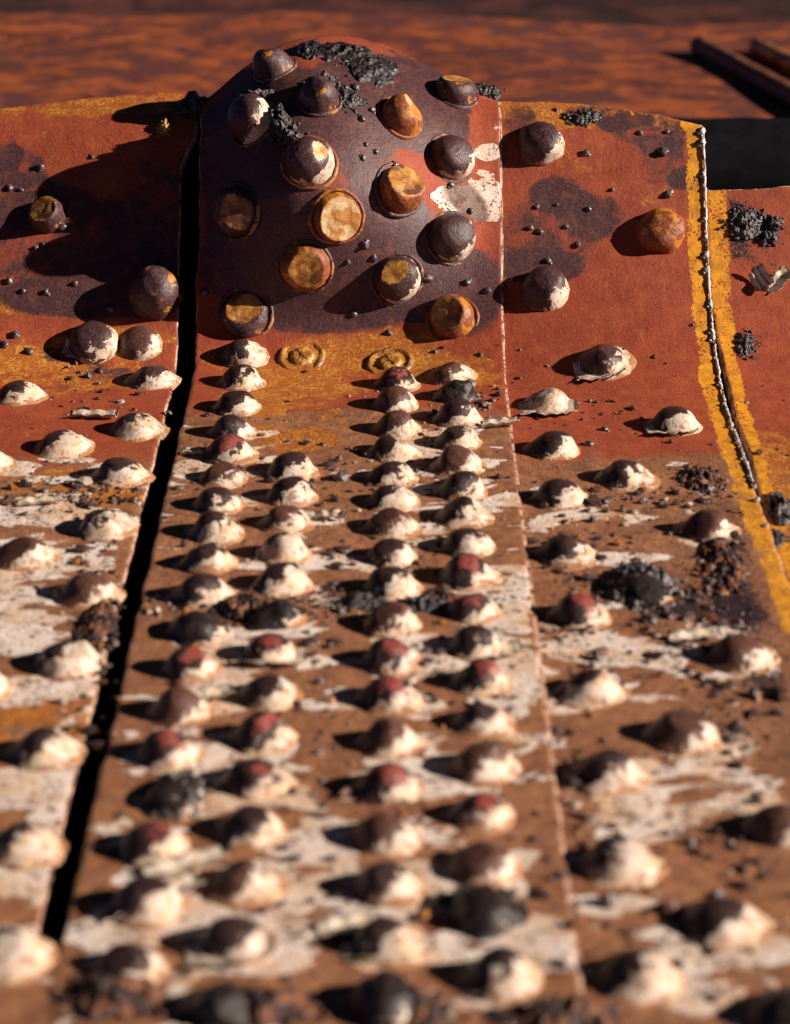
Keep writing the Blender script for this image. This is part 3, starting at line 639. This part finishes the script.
# bent washer propped against the left panel
V, Fc, mi = rivet_mesh(.0145, .008, 77, .5); o = obj('rivet', V, Fc, [M_RIV['brown'], M_CUT], T_left, True, mi, False)
X, s = at(140, 345, 'left'); place(o, X, s, 'left', T_left); o['label'] = 'low mostly brown rivet head at the foot of the left panel'

# weld beads down the yellow line, seam bead
def bead(name, pts, rad, mat, parent, seed, amp=.35, seg=10, label=None, kind='right', lift=.001):
    V = []; Fc = []; n = len(pts)
    for i, (X, s) in enumerate(pts):
        p = pt(X, s, kind); nn = nrm(X, s, kind); r = rad*(1+amp*2*float(fbm(np.array(s*260.), np.array(seed*1.7), 0, 3, seed)))
        t = (pt(X, s+.002, kind)-pt(X, s-.002, kind)).normalized(); b = t.cross(nn)
        wob = float(fbm(np.array(s*120.), np.array(seed*3.3), 0, 3, seed+3))*rad*1.6
        for k in range(seg):
            a = k*2*math.pi/seg; V.append(p+nn*(lift+math.sin(a)*r*.8)+b*(math.cos(a)*r+wob))
    for i in range(n-1):
        for k in range(seg): k2 = (k+1) % seg; Fc.append((i*seg+k, i*seg+k2, (i+1)*seg+k2, (i+1)*seg+k))
    Fc += [tuple(range(seg))[::-1], tuple(range((n-1)*seg, n*seg))]
    o = obj(name, V, Fc, mat, parent, True)
    if label: o['label'] = label
    return o
ss = np.linspace(1.42, 1.838, 380)
bead('weld_bead', [(XY+.0006, float(q)) for q in ss], .0009, M_WELD, T_right, 5, 1.0, label='ragged silver weld bead on the plate edge')
for q, r in [(1.835, .0045), (1.825, .0045), (1.80, .003), (1.765, .003), (1.75, .0028), (1.735, .004), (1.722, .0045), (1.69, .003), (1.663, .0038), (1.655, .004), (1.60, .003), (1.57, .0025), (1.53, .003), (1.50, .0026), (1.47, .003), (1.44, .0025), (1.40, .003), (1.36, .0025)]:
    r *= .52; V, Fc = lumps([(0, 0, 0, r, .8), (-r*.9, -r*.6, 0, r*.6, .5), (r*.2, r*1.1, 0, r*.7, .5), (0, -r*1.6, 0, r*.45, .5)], 2, .6, int(q*1000)); o = obj('weld_drop', V, Fc, M_WELD, T_right, True, None, False); place(o, XY-.0004, q, 'right', T_right, .001)
ss = np.linspace(.60, 1.86, 700)
bead('seam_bead', [(XR+.0009, float(q)) for q in ss], .0010, M_EDGE, T_strap, 8, .18, 8, 'thin pale bead along the seam', 'right', .0018)
# lip of the left slot end: a doubler tail that closes the slot near the camera
# ------------------------------------------------------------------ loose grit
def grit(name, spots, label):
    v0, f0 = ico(1); V = []; Fc = []; C_ = []; r_ = random.Random(5)
    for (px, py, r, tint) in spots:
        kind = kind_at(px, py)
        try: X, s = at(px, py, kind)
        except Exception: continue
        if not (.6 < s < 1.86): continue
        p = pt(X, s, kind); w = v0*r*(1+.7*(np.array([r_.random() for _ in range(len(v0))])-.5))[:, None]
        w = w*np.array([r_.uniform(.7, 1.4), r_.uniform(.7, 1.4), r_.uniform(.45, .9)])
        a = r_.uniform(0, 6.28); c, sn = math.cos(a), math.sin(a); w = np.stack([w[:, 0]*c-w[:, 1]*sn, w[:, 0]*sn+w[:, 1]*c, w[:, 2]], 1)
        b = len(V); V += (w+np.array(p[:])+np.array([0, 0, r*.25])).tolist(); Fc += [tuple(b+k for k in f) for f in f0]; C_ += [tint]*len(v0)
    o = obj(name, V, Fc, M_GRIT, None, False); set_col(o, 'tint', np.array(C_)); tag(o, label, 'grit', kind='stuff'); return o
sp = []; g = random.Random(3)
TN = [(.02, .013, .014)]*5+[(.05, .025, .022)]*5+[(.12, .04, .02)]*3+[(.09, .07, .07)]*2+[(.35, .13, .02)]+[(.45, .36, .28)]
for i in range(2300):
    # uniform over the sheet itself, not over the picture
    X = g.uniform(-.30, .31); s = g.uniform(.82, 1.66); k = 'left' if X < XL-.012 else 'strap' if XL+.002 < X < XR-.003 else 'right' if XR+.004 < X < XY-.014 else 'far' if X > XY+.012 else None
    if k is None: continue
    if float(fbm(np.array(X*18), np.array(s*18), 0, 3, 40)) < g.uniform(-.2, .12): continue
    if k == 'left' and g.random() < .35: continue
    q = proj(pt(X, s, k))
    if s > 1.5 and g.random() < .55: continue
    sp.append((q[0], q[1], min(.0042, .0008*math.exp(g.gauss(.25, .6))), g.choice(TN)))
def cl(px, py, rx, ry, n, m=.0011):
    for _ in range(n): a = g.uniform(0, 6.283); d = math.sqrt(g.random()); sp.append((px+math.cos(a)*d*rx, py+math.sin(a)*d*ry, min(.005, m*math.exp(g.gauss(.2, .55))), g.choice(TN)))
for a in [(620, 500, 90, 14, 90), (600, 410, 40, 10, 25), (590, 560, 50, 40, 60), (700, 610, 60, 50, 140), (740, 700, 40, 60, 90), (720, 540, 30, 60, 90), (600, 640, 60, 60, 50), (340, 600, 120, 14, 90), (220, 610, 80, 20, 80), (700, 860, 80, 50, 60), (560, 560, 18, 60, 50), (575, 700, 20, 100, 60),
          (330, 600, 25, 120, 50), (425, 600, 20, 120, 50), (95, 600, 30, 60, 80), (90, 700, 30, 60, 50), (60, 500, 60, 20, 60), (440, 450, 30, 40, 40), (340, 480, 30, 40, 30), (100, 495, 40, 14, 80), (90, 390, 60, 30, 40), (560, 850, 30, 60, 40), (640, 940, 80, 40, 50), (480, 395, 20, 16, 20), (390, 690, 130, 150, 80), (340, 860, 130, 80, 60)]: cl(*a)
for (kind, X, s, st, R, h, px, py) in RIV:
    if s < 1.62:
        u_ = 2300/max(1.0, 1.0*(X*X+s*s)**.5*1.3)
        for _ in range(9): sp.append((px-.35*R*u_*1.2+g.gauss(0, R*u_*.75), py+8+g.gauss(0, R*u_*.35), min(.0035, .0009*math.exp(g.gauss(.2, .55))), g.choice(TN)))
grit('rust_grit', sp, 'dark rust crumbs and slag grit scattered over the riveted plates')

# ------------------------------------------------------------------ behind
def boxm(x0, x1, y0, y1, z0, z1, seg=1):
    V = [(x0, y0, z0), (x1, y0, z0), (x1, y1, z0), (x0, y1, z0), (x0, y0, z1), (x1, y0, z1), (x1, y1, z1), (x0, y1, z1)]
    return V, [(3, 2, 1, 0), (4, 5, 6, 7), (0, 1, 5, 4), (1, 2, 6, 5), (2, 3, 7, 6), (3, 0, 4, 7)]
def far_slab():
    nx, ny = 160, 60; xs = np.linspace(-1.4, 1.6, nx); ys = np.linspace(0, 1, ny); V = []; Fc = []
    for v in ys:
        for x in xs:
            y0 = 2.30+.46*float(sst(.1, .3, np.array(x))); y1 = 3.43-.08*(x+.5); y = y0+(y1-y0)*v
            V.append((x, y, -.09+.02*float(fbm(np.array(x*3), np.array(y*3), 0, 3, 60))))
    for i in range(ny-1):
        for j in range(nx-1): a = i*nx+j; Fc.append((a, a+1, a+nx+1, a+nx))
    n0 = len(V); per = list(range(nx)); 
    for a in per: V.append((V[a][0], V[a][1]+.005, -.25))
    for a in range(nx-1): Fc.append((a+1, a, n0+a, n0+a+1))
    n1 = len(V); t0 = (ny-1)*nx
    for a in range(nx): V.append((V[t0+a][0], V[t0+a][1], -.5))
    for a in range(nx-1): Fc.append((t0+a, t0+a+1, n1+a+1, n1+a))
    return V, Fc
V, Fc = far_slab(); o = obj('rusty_slab', V, Fc, M_BACKSL); tag(o, 'blurred orange and purple rusty sheet lying behind the riveted plates', 'steel sheet')
gx = [(-30, .2, -.5), (30, .2, -.5), (30, 60, -.5), (-30, 60, -.5)]
o = obj('ground', gx, [(0, 1, 2, 3)], M_GROUND); tag(o, None, None, kind='structure')
def tube(name, p0, p1, r, mat, label, cat, seed=1, n=30, seg=16):
    p0, p1 = Vector(p0), Vector(p1); t = (p1-p0).normalized(); u = t.cross(Vector((0, 0, 1))).normalized(); w = u.cross(t); V = []; Fc = []
    for i in range(n):
        c = p0.lerp(p1, i/(n-1))-p0
        for k in range(seg):
            a = k*2*math.pi/seg; rr = r*(1+.10*float(fbm(np.array(i*.7), np.array(k*.8), 0, 2, seed))); V.append(c+u*math.cos(a)*rr+w*math.sin(a)*rr)
    for i in range(n-1):
        for k in range(seg): k2 = (k+1) % seg; Fc.append((i*seg+k, i*seg+k2, (i+1)*seg+k2, (i+1)*seg+k))
    Fc += [tuple(range(seg))[::-1], tuple(range((n-1)*seg, n*seg))]
    o = obj(name, V, Fc, mat); o.location = p0; return tag(o, label, cat)
tube('rusty_bar', (.40, 3.15, -.082), (.50, 2.77, -.080), .013, M_BAR, 'dark rusty bar slanting down the right edge behind the plates', 'bar', 3)
tube('rusty_bar', (.475, 3.15, -.082), (.57, 2.8, -.080), .011, M_CUT, 'short orange rusty bar at the top right corner', 'bar', 4)
tube('blackened_pipe', (.10, 2.32, -.035), (1.05, 2.32, -.035), .055, M_PIPE, 'thick blackened pipe behind the corner of the right plate', 'pipe', 6, 40, 32)
